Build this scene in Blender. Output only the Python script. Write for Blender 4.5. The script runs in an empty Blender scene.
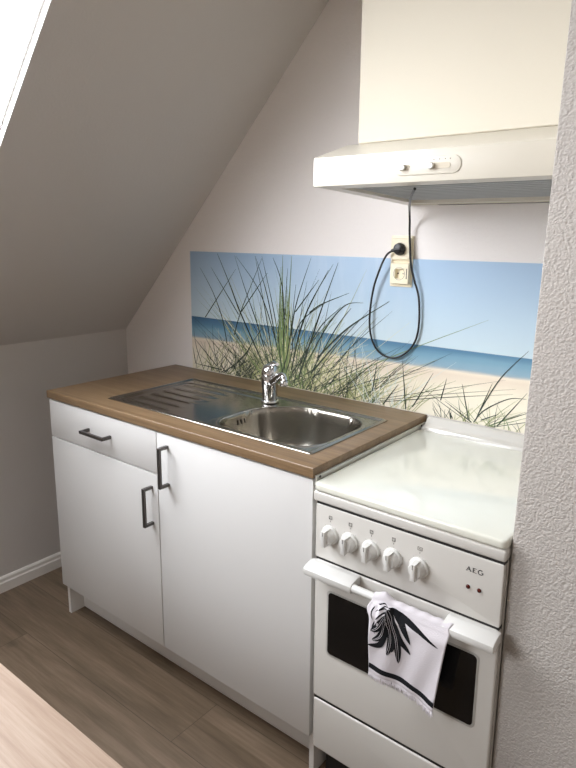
import bpy, bmesh, math, random
from mathutils import Vector, Matrix
from math import sin, cos, pi, sqrt, radians
random.seed(7)
C = bpy.context.scene.collection
sc = bpy.context.scene

# ------------------------------------------------------------------ materials
def s2l(c):
    return tuple(((v / 255) / 12.92 if v / 255 <= .04045 else ((v / 255 + .055) / 1.055) ** 2.4) for v in c)

def mat(name, col, rough=.5, metal=0, spec=.5, bump=None, bscale=200, bstr=.1, bdist=.001, coat=0):
    m = bpy.data.materials.new(name); m.use_nodes = True
    nt = m.node_tree; b = nt.nodes['Principled BSDF']
    b.inputs['Base Color'].default_value = (*s2l(col), 1)
    b.inputs['Roughness'].default_value = rough
    b.inputs['Metallic'].default_value = metal
    b.inputs['Specular IOR Level'].default_value = spec
    if coat: b.inputs['Coat Weight'].default_value = coat
    tc = nt.nodes.new('ShaderNodeTexCoord')
    n = nt.nodes.new('ShaderNodeTexNoise'); n.inputs['Scale'].default_value = bscale
    n.inputs['Detail'].default_value = 4
    nt.links.new(tc.outputs['Object'], n.inputs['Vector'])
    bp = nt.nodes.new('ShaderNodeBump'); bp.inputs['Strength'].default_value = bstr
    bp.inputs['Distance'].default_value = bdist
    nt.links.new(n.outputs['Fac'], bp.inputs['Height'])
    nt.links.new(bp.outputs['Normal'], b.inputs['Normal'])
    return m

def N(nt, t, **k):
    n = nt.nodes.new(t)
    for a, v in k.items():
        if a in n.inputs: n.inputs[a].default_value = v
        else: setattr(n, a, v)
    return n

def ramp(nt, stops, interp='LINEAR'):
    r = nt.nodes.new('ShaderNodeValToRGB'); r.color_ramp.interpolation = interp
    e = r.color_ramp.elements
    e[0].position, e[0].color = stops[0][0], (*s2l(stops[0][1]), 1)
    e[1].position, e[1].color = stops[-1][0], (*s2l(stops[-1][1]), 1)
    for p, c in stops[1:-1]:
        x = e.new(p); x.color = (*s2l(c), 1)
    return r

def wood(name, c_dark, c_mid, c_light, rough=.45, grain=(1.2, 22, 22), planks=None, knots=True, spec=.5, fig=1.0):
    m = bpy.data.materials.new(name); m.use_nodes = True
    nt = m.node_tree; L = nt.links; b = nt.nodes['Principled BSDF']
    b.inputs['Roughness'].default_value = rough
    b.inputs['Specular IOR Level'].default_value = spec
    tc = N(nt, 'ShaderNodeTexCoord')
    vec = tc.outputs['Object']; off = None
    if planks:
        # planks along X: width in Y, staggered joints
        br = N(nt, 'ShaderNodeTexBrick'); br.offset = .37; br.squash = 1
        br.inputs['Color1'].default_value = (0, 0, 0, 1); br.inputs['Color2'].default_value = (1, 1, 1, 1)
        br.inputs['Mortar'].default_value = (.5, .5, .5, 1)
        br.inputs['Scale'].default_value = 1; br.inputs['Mortar Size'].default_value = .0012
        br.inputs['Brick Width'].default_value = planks[0]; br.inputs['Row Height'].default_value = planks[1]
        L.new(vec, br.inputs['Vector'])
        mul = N(nt, 'ShaderNodeVectorMath', operation='SCALE'); mul.inputs['Scale'].default_value = 7.3
        L.new(br.outputs['Color'], mul.inputs[0])
        add = N(nt, 'ShaderNodeVectorMath', operation='ADD')
        L.new(vec, add.inputs[0]); L.new(mul.outputs[0], add.inputs[1]); vec = add.outputs[0]
    mp = N(nt, 'ShaderNodeMapping'); mp.inputs['Scale'].default_value = grain
    L.new(vec, mp.inputs['Vector'])
    n1 = N(nt, 'ShaderNodeTexNoise', Scale=1.0, Detail=8, Roughness=.62, Distortion=.6)
    L.new(mp.outputs[0], n1.inputs['Vector'])
    mp2 = N(nt, 'ShaderNodeMapping'); mp2.inputs['Scale'].default_value = (grain[0] * 5, grain[1] * 9, grain[2] * 9)
    L.new(vec, mp2.inputs['Vector'])
    n2 = N(nt, 'ShaderNodeTexNoise', Scale=1.0, Detail=5, Roughness=.6)
    L.new(mp2.outputs[0], n2.inputs['Vector'])
    mx = N(nt, 'ShaderNodeMath', operation='MULTIPLY_ADD'); mx.inputs[1].default_value = .35
    L.new(n2.outputs['Fac'], mx.inputs[0])
    m1 = N(nt, 'ShaderNodeMath', operation='MULTIPLY'); m1.inputs[1].default_value = .65 * fig
    L.new(n1.outputs['Fac'], m1.inputs[0]); L.new(m1.outputs[0], mx.inputs[2])
    r = ramp(nt, [(.36, c_dark), (.5, c_mid), (.64, c_light)])
    L.new(mx.outputs[0], r.inputs['Fac']); col = r.outputs['Color']
    if knots:
        mp3 = N(nt, 'ShaderNodeMapping'); mp3.inputs['Scale'].default_value = (1.7, 4.6, 4.6)
        L.new(vec, mp3.inputs['Vector'])
        vo = N(nt, 'ShaderNodeTexVoronoi', Scale=1.0); L.new(mp3.outputs[0], vo.inputs['Vector'])
        nz = N(nt, 'ShaderNodeTexNoise', Scale=30.0, Detail=3); L.new(vec, nz.inputs['Vector'])
        ad = N(nt, 'ShaderNodeMath', operation='MULTIPLY_ADD'); ad.inputs[1].default_value = .12
        L.new(nz.outputs['Fac'], ad.inputs[0]); L.new(vo.outputs['Distance'], ad.inputs[2])
        kr = ramp(nt, [(.07, (255, 255, 255)), (.16, (0, 0, 0))])
        L.new(ad.outputs[0], kr.inputs['Fac'])
        mk = N(nt, 'ShaderNodeMix', data_type='RGBA')
        kf = N(nt, 'ShaderNodeMath', operation='MULTIPLY'); kf.inputs[1].default_value = .55
        L.new(kr.outputs['Color'], kf.inputs[0]); L.new(kf.outputs[0], mk.inputs[0])
        L.new(col, mk.inputs[6]); mk.inputs[7].default_value = (*s2l(tuple(int(v * .62) for v in c_dark)), 1)
        col = mk.outputs[2]
    if planks:
        pm = N(nt, 'ShaderNodeMix', data_type='RGBA', blend_type='MULTIPLY'); pm.inputs[0].default_value = 1
        pr = ramp(nt, [(0, (238, 238, 238)), (1, (255, 255, 255))]); L.new(br.outputs['Color'], pr.inputs['Fac'])
        L.new(col, pm.inputs[6]); L.new(pr.outputs['Color'], pm.inputs[7])
        gm = N(nt, 'ShaderNodeMix', data_type='RGBA'); L.new(br.outputs['Fac'], gm.inputs[0])
        L.new(pm.outputs[2], gm.inputs[6]); gm.inputs[7].default_value = (*s2l(tuple(int(v * .86) for v in c_dark)), 1)
        col = gm.outputs[2]
    L.new(col, b.inputs['Base Color'])
    bp = N(nt, 'ShaderNodeBump', Strength=.12, Distance=.001)
    L.new(mx.outputs[0], bp.inputs['Height']); L.new(bp.outputs['Normal'], b.inputs['Normal'])
    return m

def plaster(name, col, scale, strength, dist, rough=.9):
    m = bpy.data.materials.new(name); m.use_nodes = True
    nt = m.node_tree; L = nt.links; b = nt.nodes['Principled BSDF']
    b.inputs['Base Color'].default_value = (*s2l(col), 1)
    b.inputs['Roughness'].default_value = rough; b.inputs['Specular IOR Level'].default_value = .25
    tc = N(nt, 'ShaderNodeTexCoord')
    nz = N(nt, 'ShaderNodeTexNoise', Scale=scale, Detail=4, Roughness=.6, Distortion=.0)
    L.new(tc.outputs['Object'], nz.inputs['Vector'])
    nz2 = N(nt, 'ShaderNodeTexNoise', Scale=scale * .33, Detail=2); L.new(tc.outputs['Object'], nz2.inputs['Vector'])
    rr = ramp(nt, [(.48, (0, 0, 0)), (.72, (255, 255, 255))]); L.new(nz.outputs['Fac'], rr.inputs['Fac'])
    ad = N(nt, 'ShaderNodeMath', operation='MULTIPLY_ADD'); ad.inputs[1].default_value = .5
    L.new(nz2.outputs['Fac'], ad.inputs[0]); L.new(rr.outputs['Color'], ad.inputs[2])
    bp = N(nt, 'ShaderNodeBump', Strength=strength, Distance=dist)
    L.new(ad.outputs[0], bp.inputs['Height']); L.new(bp.outputs['Normal'], b.inputs['Normal'])
    return m

def pebble(name, col, scale, strength, dist):
    m = plaster(name, col, scale, strength, dist); nt = m.node_tree; L = nt.links
    tc = [n for n in nt.nodes if n.type == 'TEX_COORD'][0]; bp = [n for n in nt.nodes if n.type == 'BUMP'][0]
    wn = N(nt, 'ShaderNodeTexNoise', Scale=60.0, Detail=2); L.new(tc.outputs['Object'], wn.inputs['Vector'])
    va = N(nt, 'ShaderNodeVectorMath', operation='MULTIPLY_ADD'); va.inputs[1].default_value = (.012, .012, .012)
    L.new(wn.outputs['Color'], va.inputs[0]); L.new(tc.outputs['Object'], va.inputs[2])
    vo = N(nt, 'ShaderNodeTexVoronoi', feature='SMOOTH_F1', Scale=scale, Smoothness=.7); L.new(va.outputs[0], vo.inputs['Vector'])
    n2 = N(nt, 'ShaderNodeTexNoise', Scale=scale * .45, Detail=3, Roughness=.6); L.new(tc.outputs['Object'], n2.inputs['Vector'])
    mr = N(nt, 'ShaderNodeMath', operation='MULTIPLY_ADD'); mr.inputs[1].default_value = -.9
    L.new(vo.outputs['Distance'], mr.inputs[0]); L.new(n2.outputs['Fac'], mr.inputs[2]); L.new(mr.outputs[0], bp.inputs['Height'])
    return m

M = {}
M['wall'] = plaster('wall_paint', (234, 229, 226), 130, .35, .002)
M['far_wall'] = plaster('far_wall_paint', (196, 188, 180), 130, .2, .001)
M['rough'] = pebble('roughcast_plaster', (172, 166, 160), 215, .55, .0036)
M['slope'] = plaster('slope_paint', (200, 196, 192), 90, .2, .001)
M['cream'] = plaster('casing_paint', (212, 205, 189), 60, .12, .001)
M['floor'] = wood('oak_laminate_floor', (98, 84, 67), (120, 103, 85), (139, 121, 102), .38, (1.3, 13, 13), planks=(1.28, .19))
M['worktop'] = wood('oak_worktop', (106, 84, 60), (126, 102, 75), (142, 118, 90), .38, (1.4, 30, 30), knots=False)
M['table'] = wood('light_oak_table', (156, 133, 114), (180, 157, 139), (198, 178, 161), .36, (1.6, 17, 17), spec=.5)
M['white'] = mat('white_cabinet_foil', (216, 215, 213), .38, bstr=.02)
M['panel_edge'] = mat('cabinet_carcass_white', (222, 220, 217), .5)
M['trim'] = mat('white_gloss_trim', (232, 229, 224), .35)
M['enamel'] = mat('stove_enamel', (204, 201, 195), .16, bscale=40, bstr=.04, coat=.3)
M['enamel_top'] = mat('stove_lid_enamel', (220, 220, 208), .14, bscale=12, bstr=.05, coat=.4)
M['plastic'] = mat('white_plastic', (210, 209, 205), .32)
M['hood'] = mat('hood_cream_metal', (214, 208, 194), .3)
M['filter'] = mat('hood_filter_grey', (176, 178, 178), .6)
M['dark_metal'] = mat('dark_nickel_handle', (96, 92, 90), .32, metal=.9)
M['steel'] = mat('brushed_steel', (172, 169, 163), .17, metal=1, bscale=350, bstr=.03)
M['steel_brushed'] = mat('satin_steel', (160, 155, 146), .23, metal=1, bscale=350, bstr=.04)
M['chrome'] = mat('chrome', (225, 226, 228), .06, metal=1, bstr=0)
M['black'] = mat('black_plastic', (20, 20, 21), .4)
M['glass_black'] = mat('oven_glass', (12, 12, 13), .08)
M['ivory'] = mat('socket_ivory', (236, 226, 200), .4)
M['grey'] = mat('grey_print', (95, 92, 88), .5)
M['ink'] = mat('dark_print', (38, 37, 38), .6)
M['red_lamp'] = mat('dark_red_lamp', (74, 26, 20), .2)
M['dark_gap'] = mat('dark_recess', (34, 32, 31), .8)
M['cloth'] = mat('towel_cotton', (208, 203, 207), .95, bscale=420, bstr=.5, bdist=.0015, spec=.1)
M['cloth_dark'] = mat('towel_black_print', (30, 31, 34), .95, bscale=420, bstr=.5, bdist=.0015, spec=.1)
M['sash'] = mat('skylight_sash_white', (240, 240, 238), .4)
M['alu'] = mat('aluminium_strip', (215, 214, 208), .35, metal=.6)

def glassmat():
    m = bpy.data.materials.new('window_glass'); m.use_nodes = True
    nt = m.node_tree; nt.nodes.clear()
    o = N(nt, 'ShaderNodeOutputMaterial'); t = N(nt, 'ShaderNodeBsdfTransparent')
    g = N(nt, 'ShaderNodeBsdfGlossy', Roughness=.02); f = N(nt, 'ShaderNodeFresnel', IOR=1.45); mx = N(nt, 'ShaderNodeMixShader')
    ge = N(nt, 'ShaderNodeNewGeometry'); inv = N(nt, 'ShaderNodeMath', operation='SUBTRACT'); inv.inputs[0].default_value = 1
    nt.links.new(ge.outputs['Backfacing'], inv.inputs[1]); mu_ = N(nt, 'ShaderNodeMath', operation='MULTIPLY')
    nt.links.new(f.outputs[0], mu_.inputs[0]); nt.links.new(inv.outputs[0], mu_.inputs[1])
    nt.links.new(mu_.outputs[0], mx.inputs[0]); nt.links.new(t.outputs[0], mx.inputs[1]); nt.links.new(g.outputs[0], mx.inputs[2])
    nt.links.new(mx.outputs[0], o.inputs[0]); return m
M['glass'] = glassmat()

def muralmat():
    m = bpy.data.materials.new('beach_mural_print'); m.use_nodes = True
    nt = m.node_tree; L = nt.links; b = nt.nodes['Principled BSDF']; b.inputs['Roughness'].default_value = .3
    tc = N(nt, 'ShaderNodeTexCoord'); sep = N(nt, 'ShaderNodeSeparateXYZ'); L.new(tc.outputs['Object'], sep.inputs[0])
    # object origin: x = .90, z = .885 (world)
    mp = N(nt, 'ShaderNodeMapping'); mp.inputs['Scale'].default_value = (5, 1, 60); L.new(tc.outputs['Object'], mp.inputs[0])
    nz = N(nt, 'ShaderNodeTexNoise', Scale=1.0, Detail=4); L.new(mp.outputs[0], nz.inputs['Vector'])
    a = N(nt, 'ShaderNodeMath', operation='MULTIPLY_ADD'); a.inputs[1].default_value = .012
    L.new(nz.outputs['Fac'], a.inputs[0]); L.new(sep.outputs['Z'], a.inputs[2])
    # beach line sits lower on the left of the picture
    sl = N(nt, 'ShaderNodeMath', operation='MULTIPLY_ADD'); sl.inputs[1].default_value = -.02
    L.new(sep.outputs['X'], sl.inputs[0]); L.new(a.outputs[0], sl.inputs[2])
    low = ramp(nt, [(0, (232, 226, 208)), (.12, (230, 222, 202)), (.160, (222, 208, 190)), (.172, (226, 214, 196)), (.180, (150, 170, 180)), (.188, (134, 165, 182)), (.215, (116, 155, 176)), (.233, (88, 130, 158)), (.27, (62, 100, 134))])
    lowi = N(nt, 'ShaderNodeMapRange'); L.new(sl.outputs[0], low.inputs['Fac'])
    hi = ramp(nt, [(.235, (192, 209, 217)), (.33, (182, 203, 218)), (.42, (170, 194, 216)), (.52, (158, 185, 213))])
    L.new(sep.outputs['Z'], hi.inputs['Fac'])
    # cloud streak
    mp2 = N(nt, 'ShaderNodeMapping'); mp2.inputs['Rotation'].default_value = (0, radians(38), 0); mp2.inputs['Scale'].default_value = (9, 1, 1.6)
    L.new(tc.outputs['Object'], mp2.inputs[0])
    cn = N(nt, 'ShaderNodeTexNoise', Scale=1.3, Detail=6, Roughness=.6, Distortion=.3); L.new(mp2.outputs[0], cn.inputs['Vector'])
    cr = ramp(nt, [(.5, (0, 0, 0)), (.8, (150, 150, 150))]); L.new(cn.outputs['Fac'], cr.inputs['Fac'])
    xr = N(nt, 'ShaderNodeMapRange'); xr.inputs['From Min'].default_value = -.25; xr.inputs['From Max'].default_value = .0
    L.new(sep.outputs['X'], xr.inputs['Value'])
    xr2 = N(nt, 'ShaderNodeMapRange'); xr2.inputs['From Min'].default_value = .3; xr2.inputs['From Max'].default_value = .1
    L.new(sep.outputs['X'], xr2.inputs['Value'])
    mm = N(nt, 'ShaderNodeMath', operation='MULTIPLY'); L.new(xr.outputs[0], mm.inputs[0]); L.new(xr2.outputs[0], mm.inputs[1])
    mm2 = N(nt, 'ShaderNodeMath', operation='MULTIPLY'); L.new(mm.outputs[0], mm2.inputs[0]); L.new(cr.outputs['Color'], mm2.inputs[1])
    cm = N(nt, 'ShaderNodeMix', data_type='RGBA'); L.new(mm2.outputs[0], cm.inputs[0]); L.new(hi.outputs['Color'], cm.inputs[6])
    cm.inputs[7].default_value = (*s2l((226, 232, 236)), 1)
    gt = N(nt, 'ShaderNodeMath', operation='GREATER_THAN'); gt.inputs[1].default_value = .243
    L.new(sep.outputs['Z'], gt.inputs[0])
    fm = N(nt, 'ShaderNodeMix', data_type='RGBA'); L.new(gt.outputs[0], fm.inputs[0])
    L.new(low.outputs['Color'], fm.inputs[6]); L.new(cm.outputs[2], fm.inputs[7])
    L.new(fm.outputs[2], b.inputs['Base Color'])
    return m
M['mural'] = muralmat()
for k, c in dict(bl_dark=(44, 56, 46), bl_green=(116, 136, 88), bl_olive=(160, 164, 114), bl_straw=(214, 208, 170), bl_pale=(206, 218, 214)).items():
    M[k] = mat('print_' + k, c, .35, bstr=0)

# ------------------------------------------------------------------ helpers
WO = {}
def V(*a): return Vector(a)

def obj(name, bm, m, parent=None, label=None, smooth=None, origin=None):
    """ONE mesh object; bm is in world coordinates"""
    if smooth is not None:
        bm.normal_update()
        for f in bm.faces: f.smooth = True
        for e in bm.edges:
            if len(e.link_faces) == 2 and e.calc_face_angle(0) > smooth: e.smooth = False
    vs = [v.co for v in bm.verts]
    lo = V(*(min(v[i] for v in vs) for i in range(3))); hi = V(*(max(v[i] for v in vs) for i in range(3)))
    o0 = Vector(origin) if origin else V((lo.x + hi.x) / 2, (lo.y + hi.y) / 2, lo.z)
    bmesh.ops.translate(bm, verts=bm.verts, vec=-o0)
    me = bpy.data.meshes.new(name); bm.to_mesh(me); bm.free()
    for x in (m if isinstance(m, (list, tuple)) else [m]): me.materials.append(x)
    o = bpy.data.objects.new(name, me); C.objects.link(o)
    WO[o.name] = o0
    if parent: o.parent = parent; o.location = o0 - WO[parent.name]
    else: o.location = o0
    if label: o['label'] = label
    return o

def thing(name, loc, label, cat, group=None):
    o = bpy.data.objects.new(name, None); C.objects.link(o); o.location = loc; o.empty_display_size = .1
    WO[o.name] = Vector(loc); return tag(o, label, cat, group)

def tag(o, label, cat, group=None):
    o['label'] = label; o['category'] = cat
    if group: o['group'] = group
    return o

def struct(o): o['kind'] = 'structure'; return o

def merge(bm, t):
    me = bpy.data.meshes.new('t'); t.to_mesh(me); t.free(); bm.from_mesh(me); bpy.data.meshes.remove(me)

def box(bm, x0, x1, y0, y1, z0, z1, bev=0, seg=2, mi=0):
    t = bmesh.new()
    bmesh.ops.create_cube(t, size=1)
    for v in t.verts:
        v.co = V(x0 + (v.co.x + .5) * (x1 - x0), y0 + (v.co.y + .5) * (y1 - y0), z0 + (v.co.z + .5) * (z1 - z0))
    if bev: bmesh.ops.bevel(t, geom=t.edges[:], offset=bev, segments=seg, affect='EDGES', profile=.5)
    bmesh.ops.recalc_face_normals(t, faces=t.faces)
    for f in t.faces: f.material_index = mi
    merge(bm, t); return bm

def B(*a, **k): return box(bmesh.new(), *a, **k)

def rrect(x0, x1, z0, z1, r, n=6):
    pts = []
    for cx, cz, a0 in ((x1 - r, z1 - r, 0), (x0 + r, z1 - r, 90), (x0 + r, z0 + r, 180), (x1 - r, z0 + r, 270)):
        for k in range(n + 1):
            a = radians(a0 + 90 * k / n); pts.append((cx + r * cos(a), cz + r * sin(a)))
    return pts

def prism(bm, pts, y0, y1, axis='y', bev=0, seg=2, mi=0, front_only=False):
    """outline pts (a,b) extruded along an axis: y -> (x,z), z -> (x,y), x -> (y,z)"""
    t = bmesh.new()
    mk = {'y': lambda a, b, d: V(a, d, b), 'z': lambda a, b, d: V(a, b, d), 'x': lambda a, b, d: V(d, a, b)}[axis]
    va = [t.verts.new(mk(a, b, y0)) for a, b in pts]; vb = [t.verts.new(mk(a, b, y1)) for a, b in pts]
    fa = t.faces.new(va); fb = t.faces.new(vb[::-1]); n = len(pts)
    for i in range(n): t.faces.new((va[(i + 1) % n], va[i], vb[i], vb[(i + 1) % n]))
    bmesh.ops.recalc_face_normals(t, faces=t.faces)
    if bev:
        ed = set(fa.edges) if front_only else set(fa.edges) | set(fb.edges)
        bmesh.ops.bevel(t, geom=list(ed), offset=bev, segments=seg, affect='EDGES', profile=.5)
    for f in t.faces: f.material_index = mi
    merge(bm, t); return bm

def tube(bm, pts, r, n=10, caps=True, mi=0):
    pts = [Vector(p) for p in pts]; rs = r if isinstance(r, (list, tuple)) else [r] * len(pts)
    t = bmesh.new(); rings = []; up = None
    for i, p in enumerate(pts):
        d = (pts[min(i + 1, len(pts) - 1)] - pts[max(i - 1, 0)]).normalized()
        if up is None: up = d.orthogonal().normalized()
        up = (up - d * up.dot(d)).normalized(); s = d.cross(up)
        rings.append([t.verts.new(p + (up * cos(2 * pi * k / n) + s * sin(2 * pi * k / n)) * rs[i]) for k in range(n)])
    for a, b in zip(rings, rings[1:]):
        for k in range(n): t.faces.new((a[k], a[(k + 1) % n], b[(k + 1) % n], b[k]))
    if caps: t.faces.new(rings[0][::-1]); t.faces.new(rings[-1])
    bmesh.ops.recalc_face_normals(t, faces=t.faces)
    for f in t.faces: f.material_index = mi
    merge(bm, t); return bm

def lathe(bm, prof, c, axis=(0, 0, 1), n=32, mi=0):
    """prof: (radius, height) list, turned about axis through c"""
    ax = Vector(axis).normalized(); u = ax.orthogonal().normalized(); w = ax.cross(u); c = Vector(c)
    t = bmesh.new(); rings = []
    for r, h in prof:
        rings.append([t.verts.new(c + ax * h + (u * cos(2 * pi * k / n) + w * sin(2 * pi * k / n)) * max(r, 1e-5)) for k in range(n)])
    for a, b in zip(rings, rings[1:]):
        for k in range(n): t.faces.new((a[k], a[(k + 1) % n], b[(k + 1) % n], b[k]))
    t.faces.new(rings[0][::-1]); t.faces.new(rings[-1])
    bmesh.ops.remove_doubles(t, verts=t.verts, dist=1e-5)
    bmesh.ops.recalc_face_normals(t, faces=t.faces)
    for f in t.faces: f.material_index = mi
    merge(bm, t); return bm

def spline(pts, n=8):
    pts = [Vector(p) for p in pts]; out = []
    for i in range(len(pts) - 1):
        p0 = pts[max(i - 1, 0)]; p1 = pts[i]; p2 = pts[i + 1]; p3 = pts[min(i + 2, len(pts) - 1)]
        for k in range(n):
            t = k / n
            out.append(.5 * ((2 * p1) + (p2 - p0) * t + (2 * p0 - 5 * p1 + 4 * p2 - p3) * t * t + (3 * p1 - p0 - 3 * p2 + p3) * t ** 3))
    return out + [pts[-1]]

# ------------------------------------------------------------------ camera
cam = bpy.data.cameras.new('camera'); co = bpy.data.objects.new('camera', cam); C.objects.link(co)
pan, tilt, roll, f = -.6666, -.2078, .0096, 621.22
fwd = V(sin(pan) * cos(tilt), cos(pan) * cos(tilt), sin(tilt)); rt = V(cos(pan), -sin(pan), 0); up = rt.cross(fwd)
rt, up = rt * cos(roll) + up * sin(roll), up * cos(roll) - rt * sin(roll)
co.matrix_world = Matrix(((rt.x, up.x, -fwd.x, 2.0506), (rt.y, up.y, -fwd.y, -1.7691), (rt.z, up.z, -fwd.z, 1.4668), (0, 0, 0, 1)))
cam.sensor_width = 36; cam.lens = f * 36 / 768
cam.shift_x = -6.5455 / 768; cam.shift_y = -18.844 / 768
cam.clip_start = .05
sc.camera = co

# ------------------------------------------------------------------ room
XL, XR, YF, ZC = -.345, 3.3, -4.2, 2.5
SL = 1.035                                             # slope of the roof: z = 1.032 + SL*(x+.34)
zs = lambda x: 1.032 + SL * (x + .34)
XT = (ZC - 1.032) / SL - .34                            # where the slope meets the flat ceiling
KZ = zs(XL)
struct(obj('floor', B(XL - .1, XR + .1, YF - .1, .1, -.05, 0), M['floor'], origin=(0, 0, 0)))
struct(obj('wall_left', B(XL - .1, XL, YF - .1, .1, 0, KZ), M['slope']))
bm = bmesh.new(); prism(bm, [(XL, 0), (XR, 0), (XR, ZC), (XT, ZC), (XL, KZ)], 0, .1)
struct(obj('wall_back', bm, M['wall']))
bm = bmesh.new(); prism(bm, [(XL, 0), (XR, 0), (XR, ZC), (XT, ZC), (XL, KZ)], YF - .1, YF)
struct(obj('wall_front', bm, M['far_wall']))
struct(obj('wall_side', B(XR, XR + .1, YF - .1, .1, 0, ZC), M['far_wall']))
# pier of rough plaster right of the stove
bm = bmesh.new(); prism(bm, [(XR, 0), (1.6865, 0), (1.688, .862), (1.692, 1.1), (1.700, 1.53), (1.706, 1.85), (1.712, ZC), (XR, ZC)], -.6, 0, bev=.004)
struct(obj('wall_right', bm, M['rough'], smooth=.7))
# ceiling: slope with a skylight opening + flat part
wx0, wx1, wy0, wy1 = -.02, .84, -1.42, -.862
bm = bmesh.new()
TH = .07; nx, nz = -SL / sqrt(1 + SL * SL), 1 / sqrt(1 + SL * SL)
vy0, vy1 = -3.25, -2.45                                  # a second skylight farther down the room
xs_ = [XL, wx0, wx1, XT]; ys_ = [YF - .1, vy0, vy1, wy0, wy1, .1]
def sp(x, y, d): return V(x + nx * TH * d, y, zs(x) + nz * TH * d)
g = [[[bm.verts.new(sp(x, y, d)) for y in ys_] for x in xs_] for d in (0, 1)]
for i in range(3):
    for j in range(5):
        if i == 1 and j in (1, 3): continue
        bm.faces.new((g[0][i][j], g[0][i][j + 1], g[0][i + 1][j + 1], g[0][i + 1][j]))
        bm.faces.new((g[1][i][j], g[1][i + 1][j], g[1][i + 1][j + 1], g[1][i][j + 1]))
for k in range(8):
    rim = [(1, 1), (2, 1), (2, 2), (1, 2)] if k < 4 else [(1, 3), (2, 3), (2, 4), (1, 4)]
    a, b = rim[k % 4], rim[(k + 1) % 4]
    bm.faces.new((g[0][a[0]][a[1]], g[0][b[0]][b[1]], g[1][b[0]][b[1]], g[1][a[0]][a[1]]))
out = [(0, 0), (1, 0), (2, 0), (3, 0), (3, 1), (3, 2), (3, 3), (3, 4), (3, 5), (2, 5), (1, 5), (0, 5), (0, 4), (0, 3), (0, 2), (0, 1)]
for k in range(16):
    a, b = out[k], out[(k + 1) % 16]
    bm.faces.new((g[0][b[0]][b[1]], g[0][a[0]][a[1]], g[1][a[0]][a[1]], g[1][b[0]][b[1]]))
bmesh.ops.recalc_face_normals(bm, faces=bm.faces)
box(bm, XT - .15, XR + .1, YF - .1, .1, ZC, ZC + .12)
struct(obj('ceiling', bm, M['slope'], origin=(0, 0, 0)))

# skylight: lining, sash, glass
def slab(bm, x0, x1, y0, y1, d0, d1):
    t = bmesh.new(); vs = [t.verts.new(V(x + nx * d, y, zs(x) + nz * d)) for x in (x0, x1) for y in (y0, y1) for d in (d0, d1)]
    for q in ((0, 1, 3, 2), (4, 6, 7, 5), (0, 4, 5, 1), (2, 3, 7, 6), (0, 2, 6, 4), (1, 5, 7, 3)): t.faces.new([vs[i] for i in q])
    bmesh.ops.recalc_face_normals(t, faces=t.faces); merge(bm, t)
def skylight(name, wy0, wy1):
    w = bpy.data.objects.new(name, None); C.objects.link(w); WO[w.name] = V(wx0, wy1, zs(wx0)); w.location = WO[w.name]; w['kind'] = 'structure'
    bm = bmesh.new(); a = .003
    slab(bm, wx0 - .0, wx0 + a, wy0, wy1, -.001, TH); slab(bm, wx1 - a, wx1, wy0, wy1, -.001, TH)
    slab(bm, wx0 + a, wx1 - a, wy0, wy0 + a, -.001, TH); slab(bm, wx0 + a, wx1 - a, wy1 - a, wy1, -.001, TH)
    obj('window_frame', bm, M['sash'], w)
    bm = bmesh.new(); a2 = .006
    x0, x1, y0, y1 = wx0 + a, wx1 - a, wy0 + a, wy1 - a
    slab(bm, x0, x0 + a2, y0, y1, .02, .065); slab(bm, x1 - a2, x1, y0, y1, .02, .065)
    slab(bm, x0 + a2, x1 - a2, y0, y0 + a2, .02, .065); slab(bm, x0 + a2, x1 - a2, y1 - a2, y1, .02, .065)
    obj('sash', bm, M['sash'], w)
    bm = bmesh.new(); slab(bm, x0 + a2, x1 - a2, y0 + a2, y1 - a2, .035, .043); obj('glass_pane', bm, M['glass'], w)
skylight('window_1', wy0, wy1); skylight('window_2', vy0, vy1)

# baseboards
bm = bmesh.new()
pr = [(XL, 0), (XL + .014, 0), (XL + .014, .040), (XL + .010, .046), (XL + .010, .058), (XL + .006, .064), (XL, .066)]
prism(bm, pr, YF, 0)
struct(obj('baseboard_left', bm, M['trim']))

# ------------------------------------------------------------------ base cabinet
cab = thing('base_cabinet', (.6, -.3, 0), 'white kitchen base cabinet with two doors and one drawer standing left of the stove', 'cabinet')
bm = bmesh.new()
box(bm, 0, .016, -.586, -.02, 0, .877, .0006, 1); box(bm, 1.184, 1.2, -.586, -.02, 0, .877, .0006, 1)
box(bm, .016, 1.184, -.586, -.02, .118, .134); box(bm, .016, 1.184, -.586, -.50, .862, .877)
box(bm, .592, .608, -.586, -.02, .134, .862)
box(bm, .016, 1.184, -.024, -.02, .134, .862)
obj('carcass', bm, M['panel_edge'], cab)
obj('plinth', B(.016, 1.184, -.528, -.512, .003, .118), M['panel_edge'], cab)

def pull_handle(p, a, b, parent, name='handle'):
    """square bar handle between a and b (on the door face y=p)"""
    a = Vector(a); b = Vector(b); bm = bmesh.new(); h = .0045; yb = p - .033
    if abs(a.z - b.z) > abs(a.x - b.x):
        x = a.x; z0, z1 = sorted((a.z, b.z))
        box(bm, x - h - .001, x + h + .001, yb - h, yb + h, z0, z1, .0008, 1)
        for z in (z0 + .0045, z1 - .0045): box(bm, x - h - .001, x + h + .001, yb + h, p, z - .0045, z + .0045, .0005, 1)
    else:
        z = a.z; x0, x1 = sorted((a.x, b.x))
        box(bm, x0, x1, yb - h, yb + h, z - h - .001, z + h + .001, .0008, 1)
        for x in (x0 + .0045, x1 - .0045): box(bm, x - .0045, x + .0045, yb + h, p, z - h - .001, z + h + .001, .0005, 1)
    return obj(name, bm, M['dark_metal'], parent, 'dark grey metal bar handle')

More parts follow.
